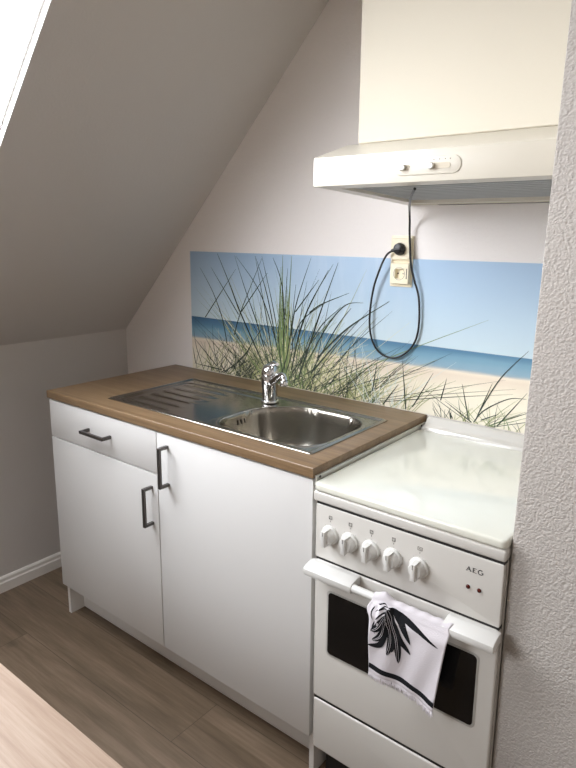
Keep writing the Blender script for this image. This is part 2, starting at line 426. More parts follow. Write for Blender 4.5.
FY = -.606
dl = obj('door', B(.003, .598, FY, FY + .018, .133, .732, .0012), M['white'], cab, 'shorter left door below the drawer', smooth=.6)
pull_handle(FY, (.570, 0, .690), (.570, 0, .560), dl)
dr = obj('door', B(.602, 1.197, FY, FY + .018, .133, .873, .0012), M['white'], cab, 'tall right door', smooth=.6)
pull_handle(FY, (.651, 0, .841), (.651, 0, .711), dr)
dw = obj('drawer', B(.003, .598, FY, FY + .018, .736, .873, .0012), M['white'], cab, smooth=.6)
pull_handle(FY, (.240, 0, .806), (.370, 0, .806), dw)

# worktop with a cut-out for the sink
SX0, SX1, SY0, SY1 = .266, 1.140, -.540, -.144
bm = bmesh.new(); t = bmesh.new()
O = [(-.002, -.611), (1.201, -.611), (1.201, -.002), (-.002, -.002)]; Hh = [(SX0 + .015, SY0 + .012), (SX1 - .012, SY0 + .012), (SX1 - .012, SY1 - .012), (SX0 + .015, SY1 - .012)]
vt = [[t.verts.new((x, y, z)) for x, y in P_] for z in (.878, .906) for P_ in (O, Hh)]
for k in range(4):
    n = (k + 1) % 4
    t.faces.new((vt[2][k], vt[2][n], vt[3][n], vt[3][k])); t.faces.new((vt[0][k], vt[1][k], vt[1][n], vt[0][n]))
    t.faces.new((vt[0][k], vt[0][n], vt[2][n], vt[2][k])); t.faces.new((vt[1][k], vt[3][k], vt[3][n], vt[1][n]))
bmesh.ops.recalc_face_normals(t, faces=t.faces)
ed = [e for e in t.edges if all(v in vt[2] for v in e.verts) or all(v in vt[0] for v in e.verts)]
bmesh.ops.bevel(t, geom=ed, offset=.003, segments=3, affect='EDGES', profile=.5)
merge(bm, t)
wt = obj('worktop', bm, M['worktop'], smooth=.5)
tag(wt, 'brown oak-look worktop lying on the white base cabinet, holding the steel sink', 'worktop')

# ------------------------------------------------------------------ sink
def sdrr(x, y, x0, x1, y0, y1, r):
    cx, cy = (x0 + x1) / 2, (y0 + y1) / 2; hx, hy = (x1 - x0) / 2 - r, (y1 - y0) / 2 - r
    qx, qy = abs(x - cx) - hx, abs(y - cy) - hy
    return sqrt(max(qx, 0) ** 2 + max(qy, 0) ** 2) + min(max(qx, qy), 0) - r
def sm(a, b, x):
    t = min(1, max(0, (x - a) / (b - a))); return t * t * (3 - 2 * t)
BX0, BX1, BY0, BY1 = .735, 1.114, -.522, -.188
def sink_z(x, y):
    z = .9115
    e = sdrr(x, y, SX0, SX1, SY0, SY1, .012)
    z -= .003 * (1 - sm(-.004, 0, -abs(e))) if False else 0
    z -= .0035 * sm(-.006, 0.0, e)                      # rolled outer edge
    z -= .0045 * (1 - sm(-.018, -.010, e))              # inside of the raised border
    # drainer and apron sunk a little
    d = sdrr(x, y, .292, .722, SY0 + .02, SY1 - .05, .03)
    z -= .003 * (1 - sm(-.008, 0, d))
    if d < -.005 and .31 < x < .56:
        g = .5 + .5 * cos(2 * pi * (y + .34) / .052)
        z += .0032 * (g ** 3) * sm(.31, .34, x) * (1 - sm(.50, .56, x)) * sm(.0, .02, -d - .005)
    # bowl, its back-left corner cut round the tap
    b = sdrr(x, y, BX0, BX1, BY0, BY1, .095)
    c = ((BX0 + .012 - x) + (y - (BY1 - .012))) / 1.414 + .062
    hk = max(.05 - abs(b - c), 0) / .05; b = max(b, c) + hk * hk * .05 * .25
    z += .0022 * math.exp(-((b - .006) / .005) ** 2)    # bead around the bowl
    if b < 0:
        t = min(1, -b / .036); z -= .135 * (1 - (1 - t) ** 2.6)
        # fall to the outlet
        z -= .006 * (1 - min(1, sqrt((x - .92) ** 2 + (y + .36) ** 2) / .2))
    return z
NX, NY = 290, 132
bm = bmesh.new(); V2 = []
for i in range(NX + 1):
    x = SX0 + (SX1 - SX0) * i / NX
    V2.append([bm.verts.new((x, SY0 + (SY1 - SY0) * j / NY, sink_z(x, SY0 + (SY1 - SY0) * j / NY))) for j in range(NY + 1)])
for i in range(NX):
    for j in range(NY): bm.faces.new((V2[i][j], V2[i + 1][j], V2[i + 1][j + 1], V2[i][j + 1]))
sk = thing('kitchen_sink', (.7, -.34, .907), 'stainless steel inset sink with ridged drainer on the left, set in the worktop', 'sink')
for fc in bm.faces: fc.smooth = True
# down-turned rim
loop = [V2[i][0] for i in range(NX + 1)] + [V2[NX][j] for j in range(1, NY + 1)] + [V2[i][NY] for i in range(NX - 1, -1, -1)] + [V2[0][j] for j in range(NY - 1, 0, -1)]
lo_ = [bm.verts.new((v.co.x, v.co.y, .9062)) for v in loop]
for k in range(len(loop)):
    n = (k + 1) % len(loop); bm.faces.new((loop[n], loop[k], lo_[k], lo_[n]))
for fc in bm.faces:
    if fc.calc_center_median().x > .726: fc.material_index = 1
obj('basin', bm, [M['steel'], M['steel_brushed']], sk)
bm = bmesh.new()
bzz = sink_z(.92, -.36)
lathe(bm, [(.044, 0), (.044, .0015), (.038, .003), (.034, .001), (.012, .0012), (.010, .006), (0, .0065)], (.92, -.36, bzz + .0002), n=36)
obj('drain_strainer', bm, M['chrome'], sk, smooth=.6)
def bowl_wall_x(y, z):
    lo, hi = BX0, BX0 + .06
    for _ in range(30):
        m_ = (lo + hi) / 2
        if sink_z(m_, y) > z: lo = m_
        else: hi = m_
    return lo
for k in range(3):
    y = -.39 + k * .016
    bm = bmesh.new(); n = 8; pts = []
    for q in range(n + 1):
        z = .886 - .015 * q / n; pts.append((bowl_wall_x(y, z) + .0008, y, z))
    tube(bm, pts, [.001] + [.0020] * (n - 1) + [.001], 8)
    obj('overflow_slot', bm, M['dark_gap'], sk)

# ------------------------------------------------------------------ tap
tp = thing('kitchen_tap', (.723, -.215, .911), 'chrome single lever mixer tap standing at the back of the sink', 'tap')
cx, cy = .723, -.215
bm = bmesh.new(); lathe(bm, [(.031, 0), (.031, .003), (.0295, .006), (.0265, .007), (.026, .045), (.029, .054), (.0295, .088), (.028, .093)], (cx, cy, .9105))
obj('body', bm, M['chrome'], tp, smooth=.5)
bm = bmesh.new(); lathe(bm, [(.0285, 0), (.029, .003), (.0275, .018), (.022, .029), (.012, .035), (0, .037)], (cx, cy, 1.0035))
cap = obj('lever_cap', bm, M['chrome'], tp, smooth=.6)
bm = bmesh.new()
tube(bm, spline([(cx, cy, 1.034), (cx + .02, cy + .0, 1.045), (cx + .034, cy - .012, 1.046), (cx + .048, cy - .02, 1.048)], 5), [.009] * 6 + [.008] * 5 + [.006] * 5, 12)
obj('lever', bm, M['chrome'], cap, smooth=.7)
d = V(.88, -.48, 0).normalized(); bm = bmesh.new()
p = [V(cx, cy, .975), V(cx, cy, .986) + d * .03, V(cx, cy, 1.010) + d * .072, V(cx, cy, 1.022) + d * .104, V(cx, cy, 1.020) + d * .120, V(cx, cy, 1.008) + d * .127]
sp_ = spline(p, 5); tube(bm, sp_, [.017 - .006 * min(1, i / 12) for i in range(len(sp_))], 16)
s_ = obj('spout', bm, M['chrome'], tp, smooth=.7)
bm = bmesh.new(); q = V(cx, cy, 0) + d * .127
lathe(bm, [(.0135, 0), (.0138, .003), (.0138, .013), (.012, .016)], (q.x, q.y, .994), n=24)
obj('aerator', bm, M['chrome'], s_, smooth=.6)

# ------------------------------------------------------------------ stove
st = thing('stove', (1.457, -.31, 0), 'white freestanding electric stove with closed lid and five knobs beside the rough wall', 'stove')
X0, X1, F = 1.218, 1.685, -.62
bm = bmesh.new(); box(bm, X0, X1, -.598, -.03, .115, .826, .002, 1); obj('body', bm, M['enamel'], st, smooth=.6)
bm = bmesh.new(); box(bm, X0 + .006, X1 - .006, -.56, -.06, .001, .115); obj('plinth', bm, M['dark_gap'], st, 'dark recessed plinth')
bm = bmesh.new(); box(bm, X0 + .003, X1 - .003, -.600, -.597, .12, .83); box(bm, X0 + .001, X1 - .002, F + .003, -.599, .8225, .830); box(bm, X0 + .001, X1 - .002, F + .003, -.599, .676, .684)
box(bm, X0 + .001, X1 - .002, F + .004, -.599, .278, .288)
obj('gap_shade', bm, M['dark_gap'], st, 'dark strips painted as the shade in the panel gaps')  # dark filler strips imitate the shade between the stove's front panels
bm = bmesh.new(); box(bm, X0 - .009, X1 + .001, F - .001, -.004, .829, .8555, .006, 3); obj('hob_frame', bm, M['enamel'], st, smooth=.7)
bm = bmesh.new(); prism(bm, rrect(X0 - .008, X1 + .001, F - .002, -.070, .014, 6), .8562, .8765, 'z', bev=.0055, seg=3)
obj('lid', bm, M['enamel_top'], st, 'closed glossy enamel lid', smooth=.7)
bm = bmesh.new(); prism(bm, [(-.066, .856), (-.066, .872), (-.060, .882), (-.046, .886), (-.036, .888), (-.026, .899), (-.016, .904), (-.005, .904), (-.005, .856)], X0 - .004, X1, 'x', bev=.001)
obj('rear_ledge', bm, M['enamel'], st, smooth=.6)
pn = obj('control_panel', (lambda b_: b_)(prism(bmesh.new(), rrect(X0, X1 - .001, .683, .8235, .004), F, -.600, bev=.0025)), M['enamel'], st, smooth=.7)

KX = [1.262, 1.319, 1.377, 1.435, 1.500]
def knob_bm(x):
    bm = bmesh.new()
    lathe(bm, [(.0235, .0), (.0235, .004), (.0225, .006), (.019, .0075), (.0165, .021), (.0145, .024), (0, .0245)], (x, F, .754), (0, -1, 0), 32)
    # grip bar across the knob, slightly flared
    t = bmesh.new(); prism(t, [(x - .0062, .754 - .020), (x + .0062, .754 - .020), (x + .0048, .754), (x + .0056, .754 + .0195), (x - .0056, .754 + .0195), (x - .0048, .754)], F - .033, F - .005, bev=.002, seg=2)
    merge(bm, t); return bm
knob0 = None
for i, x in enumerate(KX):
    if i == 0:
        knob0 = obj('knob', knob_bm(x), M['plastic'], st, smooth=.6)
        mk = obj('pointer_mark', B(x - .0007, x + .0007, F - .0336, F - .0329, .762, .7725), M['grey'], knob0)
        kx0, mrel = knob0.location.copy(), mk.location.copy()
    else:
        k = knob0.copy(); C.objects.link(k); k.parent = st; k.location = kx0 + V(x - KX[0], 0, 0)
        if i == 4: pass
        m2 = mk.copy(); C.objects.link(m2); m2.parent = k
# printed symbols above the knobs
for i, x in enumerate(KX):
    bm = bmesh.new(); z = .798; y0, y1 = F - .0005, F + .0002
    if i < 4:
        for (a, b_, c_, d_) in ((-.0045, .0045, .0037, .0045), (-.0045, .0045, -.0045, -.0037), (-.0045, -.0037, -.0037, .0037), (.0037, .0045, -.0037, .0037)):
            box(bm, x + a, x + b_, y0, y1, z + c_, z + d_)
        for k in range(4):
            ux, uz = ((-1, 1), (1, 1), (-1, -1), (1, -1))[k]; fill = (k == (2, 0, 1, 3)[i])
            r_ = .0014 if fill else .0009
            lathe(bm, [(r_, 0), (r_, .0006)], (x + ux * .002, F + .0002, z + uz * .002), (0, -1, 0), 10)
    else:
        for (a, b_, c_, d_) in ((-.006, .006, .0030, .0040), (-.006, .006, -.0040, -.0030), (-.006, -.005, -.003, .003), (.005, .006, -.003, .003)):
            box(bm, x + a, x + b_, y0, y1, z + c_, z + d_)
        box(bm, x - .003, x + .003, y0, y1, z - .0006, z + .0006)
    box(bm, x - .0005, x + .0005, y0, y1, z - .0115, z - .0075)
    obj('printed_symbol', bm, M['grey'], pn)
    bm = bmesh.new()
    for k in range(9):                                 # scale ticks around the knob
        a = radians(-50 + 280 * k / 8); cxk, czk = x + .0262 * cos(a), .754 + .0262 * sin(a)
        lathe(bm, [(.0006, 0), (.0006, .0005)], (cxk, F + .0001, czk), (0, -1, 0), 6)
    obj('scale_dots', bm, M['grey'], pn)
# brand letters as on the panel, thin serif capitals built as strokes
def stroke(bm, x0, z0, x1, z1, w, y):
    dx, dz = x1 - x0, z1 - z0; l = sqrt(dx * dx + dz * dz); ux, uz = -dz / l * w / 2, dx / l * w / 2
    prism(bm, [(x0 + ux, z0 + uz), (x1 + ux, z1 + uz), (x1 - ux, z1 - uz), (x0 - ux, z0 - uz)], y - .0005, y + .0002)
bm = bmesh.new(); y = F; lx, lz, h = 1.607, .7865, .0098
def S(a, b_, c_, d_, w): stroke(bm, lx + a, lz + b_, lx + c_, lz + d_, w, y)
S(0, 0, .0045, h, .0009); S(.0045, h, .0092, 0, .0020); S(.002, .0035, .0074, .0035, .0009); S(-.001, .0003, .002, .0003, .0008); S(.0072, .0003, .0112, .0003, .0008)
S(.0145, 0, .0145, h, .0020); S(.0130, h - .0004, .0215, h - .0004, .0010); S(.0130, .0004, .0218, .0004, .0010); S(.0145, h / 2, .0195, h / 2, .0009)
import itertools
arc = [(.0302 + .0052 * cos(radians(a)), h / 2 + .0050 * sin(radians(a))) for a in range(50, 331, 28)]
for (a, b_), (c_, d_) in zip(arc, arc[1:]): S(a, b_, c_, d_, .0017)
S(.0310, .0046, .0365, .0046, .0009); S(.0348, .0012, .0348, .0046, .0018)
obj('brand_lettering', bm, M['ink'], pn, 'small dark brand letters')
for x in (1.613, 1.637):
    bm = bmesh.new(); lathe(bm, [(.0048, 0), (.0048, .001), (.0036, .003), (0, .0038)], (x, F, .751), (0, -1, 0), 20)
    obj('indicator_lamp', bm, M['red_lamp'], pn, 'dark red indicator lamp', smooth=.6)

# oven door
bm = bmesh.new(); prism(bm, rrect(X0, X1 - .001, .287, .677, .008), F, -.600, bev=.004, seg=3)
od = obj('oven_door', bm, M['enamel'], st, smooth=.7)
bm = bmesh.new(); prism(bm, rrect(1.257, 1.649, .424, .606, .012), F - .0016, F - .0002, bev=.0007)
obj('window_surround', bm, mat('window_trim_grey', (168, 166, 160), .3), od, 'thin grey window surround', smooth=.6)
bm = bmesh.new(); prism(bm, rrect(1.262, 1.6445, .430, .601, .010), F - .0026, F - .0014, bev=.0005)
obj('oven_glass', bm, M['glass_black'], od, 'dark oven window')
def hcap(x0, x1):
    bm = bmesh.new()
    prof = [(F, .676), (F - .012, .678), (F - .036, .673), (F - .044, .667), (F - .0455, .658), (F - .042, .650), (F - .034, .648), (F - .022, .652), (F, .654)]
    prism(bm, prof, x0, x1, 'x', bev=.0018, seg=2); return bm
for a, b_ in ((1.214, 1.352), (1.578, 1.690)):
    obj('handle_bracket', hcap(a, b_), M['plastic'], od, smooth=.7)
bm = bmesh.new(); tube(bm, [(1.350, F - .033, .661), (1.580, F - .033, .661)], .0095, 20); obj('handle_bar', bm, M['plastic'], od, smooth=.7)
# storage drawer
bm = bmesh.new(); prism(bm, rrect(X0 + .001, X1 - .001, .128, .279, .008), F, -.600, bev=.005, seg=3)
obj('storage_drawer', bm, M['enamel'], st, smooth=.7)

# joint strip between worktop and stove
js = thing('joint_strip', (1.2075, -.3, .857), 'narrow pale metal joint strip between the worktop edge and the stove lid', 'trim strip')
obj('strip', B(1.2015, 1.2080, -.606, -.02, .862, .8865, .0008, 1), M['alu'], js)
for y in (-.592, -.05):
    bm = bmesh.new(); lathe(bm, [(.0035, 0), (.0035, .001), (0, .0016)], (1.2080, y, .8815), (1, 0, 0), 14); obj('screw', bm, M['black'], js, 'dark screw head')

# ------------------------------------------------------------------ towel
BYc, BZ = F - .033, .661                               # handle bar axis
def fy(x, z):
    """front sheet of the towel"""
    u = (x - 1.42) / .18
    d = max(0, BZ - z)
    y = BYc - .0135 - .010 * sm(0, .03, d) + .006 * sm(.06, .2, d)
    y -= .0035 * sin(7 * u + 1.2) * sm(0, .12, d) + .002 * sin(17 * u + 30 * d) * sm(0, .1, d)
    y -= .016 * math.exp(-((u - .16) / .11) ** 2) * math.exp(-((d - .012) / .03) ** 2)   # bunched folds at the top left
    y -= .004 * sin(60 * (u - .1) + 40 * d) * math.exp(-((u - .15) / .16) ** 2) * math.exp(-(d / .06) ** 2)
    return y
def edge_l(z): return 1.414 - .010 * math.exp(-((z - .645) / .015) ** 2)
def edge_r(z): return 1.600 - .022 * (BZ - z) / .18
def botz(u): return .486 - .006 * u - .014 * sm(.5, 1, u)
bm = bmesh.new(); nu, nv = 60, 70; grid = []
for i in range(nu + 1):
    u = i / nu; col = []
    hump = .012 * math.exp(-((u - .13) / .07) ** 2)
    # back sheet
    for j in range(14):
        z = BZ - .150 * (1 - j / 14)
        col.append(V(1.430 + (edge_r(z) - .012 - 1.430) * u, BYc + .0125 + .002 * sin(9 * u), z))
    for j in range(9):
        a = pi * j / 8; r = .0115
        col.append(V(edge_l(BZ) + (edge_r(BZ) + .004 * cos(a) - edge_l(BZ)) * u + 0, BYc + r * cos(a) + (0 if j < 8 else -.0), BZ + (r + hump + .0012 * sin(40 * u)) * sin(a)))
    for j in range(1, nv + 1):
        z = BZ + (botz(u) - BZ) * j / nv
        x = edge_l(z) + (edge_r(z) - edge_l(z)) * u
        col.append(V(x, fy(x, z), z))
    grid.append([bm.verts.new(p_) for p_ in col])
for a_, b_ in zip(grid, grid[1:]):
    for k in range(len(a_) - 1): bm.faces.new((a_[k], b_[k], b_[k + 1], a_[k + 1]))
bmesh.ops.recalc_face_normals(bm, faces=bm.faces)
for f_ in bm.faces: f_.smooth = True
tw = thing('kitchen_towel', (1.51, BYc, .48), 'white fringed kitchen towel with black leaf print hanging over the oven door handle', 'towel')
cl = obj('cloth', bm, M['cloth'], tw)
so = cl.modifiers.new('thickness', 'SOLIDIFY'); so.thickness = .0022; so.offset = 0

def cloth_ribbon(bm, pts, wid, off=.0016, n=6):
    """leaf-shaped patch lying on the front sheet: (x,z) centre line, max width"""
    P_ = spline([V(x, z, 0) for x, z in pts], n); m_ = len(P_) - 1; L_, R_ = [], []
    for i, p_ in enumerate(P_):
        t = i / m_; d_ = (P_[min(i + 1, m_)] - P_[max(i - 1, 0)]).normalized(); nn = V(-d_.y, d_.x, 0)
        ww = wid(t) if callable(wid) else wid * (sin(pi * min(1, t * .92 + .06)) ** .8) / 2
        for lst, s in ((L_, 1), (R_, -1)):
            q = p_ + nn * ww * s; lst.append(bm.verts.new((q.x, fy(q.x, q.y) - off, q.y)))
    mid = [bm.verts.new((p_.x, fy(p_.x, p_.y) - off - .0004, p_.y)) for p_ in P_]
    for i in range(m_):
        bm.faces.new((L_[i], L_[i + 1], mid[i + 1], mid[i])); bm.faces.new((mid[i], mid[i + 1], R_[i + 1], R_[i]))
LV = [([(1.462, .668), (1.508, .650), (1.580, .622)], .011), ([(1.464, .665), (1.490, .645), (1.515, .600)], .017), ([(1.462, .662), (1.489, .606), (1.516, .574)], .015),
      ([(1.460, .664), (1.484, .6), (1.488, .540)], .018), ([(1.458, .660), (1.470, .594), (1.462, .552)], .018), ([(1.458, .65), (1.438, .612), (1.420, .596)], .017),
      ([(1.460, .642), (1.445, .592), (1.424, .574)], .016), ([(1.462, .617), (1.444, .570), (1.414, .558)], .013), ([(1.468, .664), (1.500, .652), (1.540, .636)], .012),
      ([(1.464, .655), (1.484, .622), (1.500, .585)], .012), ([(1.456, .640), (1.452, .600), (1.444, .575)], .013), ([(1.462, .65), (1.478, .600), (1.474, .565)], .012)]
bm = bmesh.new()
for k, (p_, w_) in enumerate(LV): cloth_ribbon(bm, p_, w_, .0016 + k * .00015)
for (p_, w_) in (([(1.463, .658), (1.448, .650), (1.431, .628)], .004), ([(1.463, .662), (1.445, .660), (1.428, .645)], .0035), ([(1.462, .655), (1.452, .637), (1.440, .622)], .004), ([(1.428, .622), (1.424, .605), (1.430, .592)], .004), ([(1.460, .672), (1.446, .674), (1.432, .662)], .0035), ([(1.462, .670), (1.450, .666), (1.436, .652)], .003), ([(1.425, .655), (1.418, .640), (1.424, .625)], .004)):
    cloth_ribbon(bm, p_, w_, .0018)
obj('leaf_print', bm, M['cloth_dark'], tw, 'black palm leaf print')
bm = bmesh.new()                                        # fine white veins
for k, (p_, w_) in enumerate(LV[3:7]):
    for s in (-1, 1):
        cloth_ribbon(bm, [(x + s * w_ * .12, z) for x, z in p_], .0009, .0042)
obj('leaf_veins', bm, M['cloth'], tw, 'thin white veins in the leaf print')
bm = bmesh.new(); pts = [(edge_l(.5) + .001 + (edge_r(.49) - edge_l(.5) - .002) * u, botz(u) + .016) for u in [k / 16 for k in range(17)]]
cloth_ribbon(bm, pts, lambda t: .0068, .0017, 2)
obj('border_stripe', bm, M['cloth_dark'], tw, 'black border stripe')
bm = bmesh.new()
for k in range(130):
    u = (k + random.random() * .6) / 130; z = botz(u); x = edge_l(z) + (edge_r(z) - edge_l(z)) * u
    y = fy(x, z); L_ = .011 + random.random() * .008; dx = random.uniform(-.004, .004)
    tube(bm, [(x, y, z + .001), (x + dx * .4, y - .001, z - L_ * .5), (x + dx, y + random.uniform(-.002, .002), z - L_)], [.0011, .0012, .0007], 5)
obj('fringe', bm, M['cloth'], tw)['kind'] = 'stuff'

# ------------------------------------------------------------------ mural
MX0, MX1, MZ0, MZ1 = .110, 1.690, .9065, 1.3945
bm = bmesh.new()
t = bmesh.new(); box(t, MX0, MX1, -.003, 0, MZ0, MZ1); merge(bm, t)
names_ = ['mural', 'bl_dark', 'bl_green', 'bl_olive', 'bl_straw', 'bl_pale']
layer = [0]
def blade(pts, w, mi, n=4, tip=.15):
    layer[0] += 1; y = -.0031 - .0000009 * layer[0]
    P_ = spline([V(x, z, 0) for x, z in pts], n) if len(pts) > 2 else [V(*pts[0], 0).lerp(V(*pts[1], 0), k / 3) for k in range(4)]
    m_ = len(P_) - 1; L_, R_ = [], []
    for i, p_ in enumerate(P_):
        if not (MX0 + .001 < p_.x < MX1 - .001): break
        if p_.y > MZ1 - .001: p_.y = MZ1 - .001
        if p_.y < MZ0 + .001: p_.y = MZ0 + .001
        d_ = (P_[min(i + 1, m_)] - P_[max(i - 1, 0)])
        if d_.length < 1e-5: d_ = V(0, 1, 0)
        d_.normalize(); nn = V(-d_.y, d_.x, 0); ww = w * (tip + (1 - tip) * min(1, i / m_ * 1.8)) / 2
        L_.append(bm.verts.new((p_.x + nn.x * ww, y, p_.y + nn.y * ww))); R_.append(bm.verts.new((p_.x - nn.x * ww, y, p_.y - nn.y * ww)))
    for i in range(len(L_) - 1):
        f_ = bm.faces.new((L_[i], L_[i + 1], R_[i + 1], R_[i])); f_.material_index = mi
        f_.normal_update()
        if f_.normal.y > 0: f_.normal_flip()
BL = [[(0.268, 1.39), (0.331, 1.279), (0.389, 1.168), (0.499, 0.99)], [(0.362, 1.384), (0.419, 1.252), (0.476, 1.133), (0.539, 0.976)], [(0.167, 1.332), (0.237, 1.24), (0.289, 1.138), (0.317, 1.028)], [(0.369, 1.382), (0.469, 1.281), (0.529, 1.18), (0.589, 1.022)], [(0.47, 1.385), (0.529, 1.239), (0.579, 1.039)], [(0.504, 1.381), (0.396, 1.176), (0.356, 1.073)], [(0.369, 1.334), (0.193, 1.13)], [(0.529, 1.325), (0.395, 1.169)], [(0.231, 1.335), (0.381, 1.157)], [(0.602, 1.391), (0.604, 1.137), (0.619, 0.91)], [(0.644, 1.39), (0.631, 1.169), (0.628, 0.931)], [(0.731, 1.387), (0.663, 1.207), (0.637, 1.047)], [(0.806, 1.347), (0.7, 1.164), (0.647, 0.972)], [(0.502, 1.386), (0.569, 1.152), (0.599, 0.965)], [(0.556, 1.382), (0.601, 1.278), (0.612, 1.081)], [(0.468, 1.385), (0.529, 1.137), (0.564, 0.96)], [(0.766, 1.312), (0.663, 1.191)], [(0.813, 1.244), (0.696, 1.164), (0.646, 1.066)], [(0.846, 1.374), (0.781, 1.214), (0.752, 1.137), (0.685, 0.959)], [(0.826, 1.368), (0.732, 1.229), (0.674, 1.088)], [(0.951, 1.245), (0.879, 1.231), (0.801, 1.146), (0.708, 0.988)], [(0.894, 1.274), (0.781, 1.228), (0.727, 1.194)], [(1.049, 1.257), (0.888, 1.151), (0.765, 1.033)], [(0.903, 1.224), (0.841, 1.146), (0.74, 0.978)], [(0.863, 1.224), (0.772, 1.142), (0.684, 0.996)], [(0.894, 1.151), (0.738, 0.974)], [(1.02, 1.066), (0.899, 0.958)], [(1.106, 1.071), (1.126, 0.91)], [(1.216, 1.045), (1.15, 0.922)], [(1.095, 0.989), (1.04, 0.91)], [(1.013, 1.059), (0.998, 0.95)], [(1.503, 1.15), (1.429, 1.059), (1.371, 0.943)], [(1.509, 1.028), (1.43, 0.914)], [(1.508, 1.01), (1.456, 1.001), (1.388, 0.955), (1.357, 0.911)], [(1.261, 0.961), (1.351, 0.91)], [(1.313, 1.025), (1.341, 0.915)], [(1.262, 1.034), (1.246, 0.961)], [(1.278, 0.931), (1.289, 0.91)], [(1.432, 0.951), (1.379, 0.922)], [(1.406, 1.041), (1.363, 0.919)], [(0.12, 1.039), (0.253, 0.935)], [(0.12, 0.928), (0.285, 0.922)], [(0.293, 0.91), (0.402, 0.989), (0.454, 1.056), (0.525, 1.139)], [(0.114, 0.999), (0.129, 0.929)], [(0.402, 0.961), (0.447, 1.05)]]
R_ = random.Random(3)
def fan(x0, x1, n, h0, h1, lean, w0, w1, mats, zb=.908, curl=.3):
    for _ in range(n):
        xb = R_.uniform(x0, x1); h = R_.uniform(h0, h1); mid = (x0 + x1) / 2
        a = R_.gauss((xb - mid) / max(.01, (x1 - x0)) * lean, lean * .45)
        xt = xb + a * h; c = R_.uniform(-curl, curl) * h * .3
        blade([(xt, zb + h), ((xb + xt) / 2 - c, zb + h * .52), (xb, zb)], R_.uniform(w0, w1), R_.choice(mats))
# soft masses of grass first, distinct blades after
fan(.42, 1.0, 330, .04, .19, 1.5, .0014, .0034, [3, 4, 4, 4, 2, 1, 3, 1])
fan(.46, .80, 130, .12, .32, 1.5, .0014, .0034, [3, 4, 4, 1, 2, 4])
fan(.12, .48, 120, .05, .21, 2.4, .0014, .0032, [1, 1, 3, 1, 1, 4])
fan(.90, 1.18, 48, .04, .14, 1.6, .0010, .0022, [1, 2, 3, 3, 4])
fan(.40, 1.0, 46, .08, .24, 3.0, .0016, .0028, [1])
fan(.50, .74, 42, .26, .45, 1.0, .0015, .003, [1, 2, 1, 3])
fan(1.32, 1.42, 26, .03, .10, 2.4, .0010, .0020, [1, 2, 3])
fan(1.42, 1.68, 30, .02, .09, 1.3, .0012, .0022, [1, 2, 3])
fan(1.23, 1.31, 12, .02, .06, 1.3, .0012, .0022, [1, 3])
fan(.96, 1.10, 14, .14, .22, 1.1, .0012, .0022, [5])
for i, p_ in enumerate(BL):
    big = i in (0, 9, 10, 12, 22, 31, 34, 18, 25)
    blade(p_ if p_[0][1] > p_[-1][1] else p_[::-1], .0062 if big and p_[0][0] < 1.2 else (.0042 if p_[0][0] < 1.2 else .0034), (2 if i in (9, 10) else 1), 6, .2)
for k in range(26):                                    # the dense upright tuft
    x = R_.gauss(.615, .018); blade([(x + R_.gauss(0, .02), R_.uniform(1.15, 1.36)), (x, 1.05), (.62 + R_.gauss(0, .02), .91)], .005, R_.choice([2, 2, 3, 1]))
mu = obj('wall_mural', bm, [M[k] for k in names_], origin=(.90, 0, .885))
tag(mu, 'printed splashback panel showing a beach with dune grass, sea and sky', 'splashback')

# ------------------------------------------------------------------ hood casing + range hood
cs = obj('hood_casing', B(1.136, 1.697, -.352, -.001, 1.695, ZC, .002, 1), M['cream'])
tag(cs, 'plain cream boxed casing rising above the range hood to the ceiling', 'casing')
hd = thing('range_hood', (1.405, -.25, 1.55), 'cream white range hood with two slide switches above the stove', 'range hood')
hx0, hx1, hy = 1.103, 1.696, -.497
bm = bmesh.new()
# shell: front face, sloping top, side skirts and back, open underneath
def hexa(bm, pts):
    t = bmesh.new(); vs = [t.verts.new(p_) for p_ in pts]
    for q in ((0, 1, 2, 3), (7, 6, 5, 4), (0, 4, 5, 1), (1, 5, 6, 2), (2, 6, 7, 3), (3, 7, 4, 0)): t.faces.new([vs[i] for i in q])
    bmesh.ops.recalc_face_normals(t, faces=t.faces); bmesh.ops.bevel(t, geom=t.edges[:], offset=.0015, segments=2, affect='EDGES', profile=.5); merge(bm, t)
zf0, zf1, zb0, zt = 1.581, 1.648, 1.556, 1.694
hexa(bm, [(hx0, hy, zf0), (hx1, hy, zf0), (hx1, hy, zf1), (hx0, hy, zf1), (hx0, hy + .016, zf0), (hx1, hy + .016, zf0), (hx1, hy + .016, zf1), (hx0, hy + .016, zf1)])   # front
for a, b_ in ((hx0, hx0 + .018), (hx1 - .018, hx1)):    # sides
    prism(bm, [(hy + .012, zf0), (hy + .012, zf1), (-.352, zt), (-.002, zt), (-.002, zb0)], a, b_, 'x', bev=.001, seg=1)
prism(bm, [(hy + .002, zf1 - .012), (hy, zf1), (-.352, zt), (-.002, zt), (-.002, zt - .012), (-.352, zt - .012)], hx0 + .0, hx1, 'x', bev=.001, seg=1)   # top
box(bm, hx0 + .018, hx1 - .018, -.03, -.002, zb0, zt - .014, .001, 1)   # back
bmesh.ops.recalc_face_normals(bm, faces=bm.faces)
obj('housing', bm, M['hood'], hd, smooth=.6)
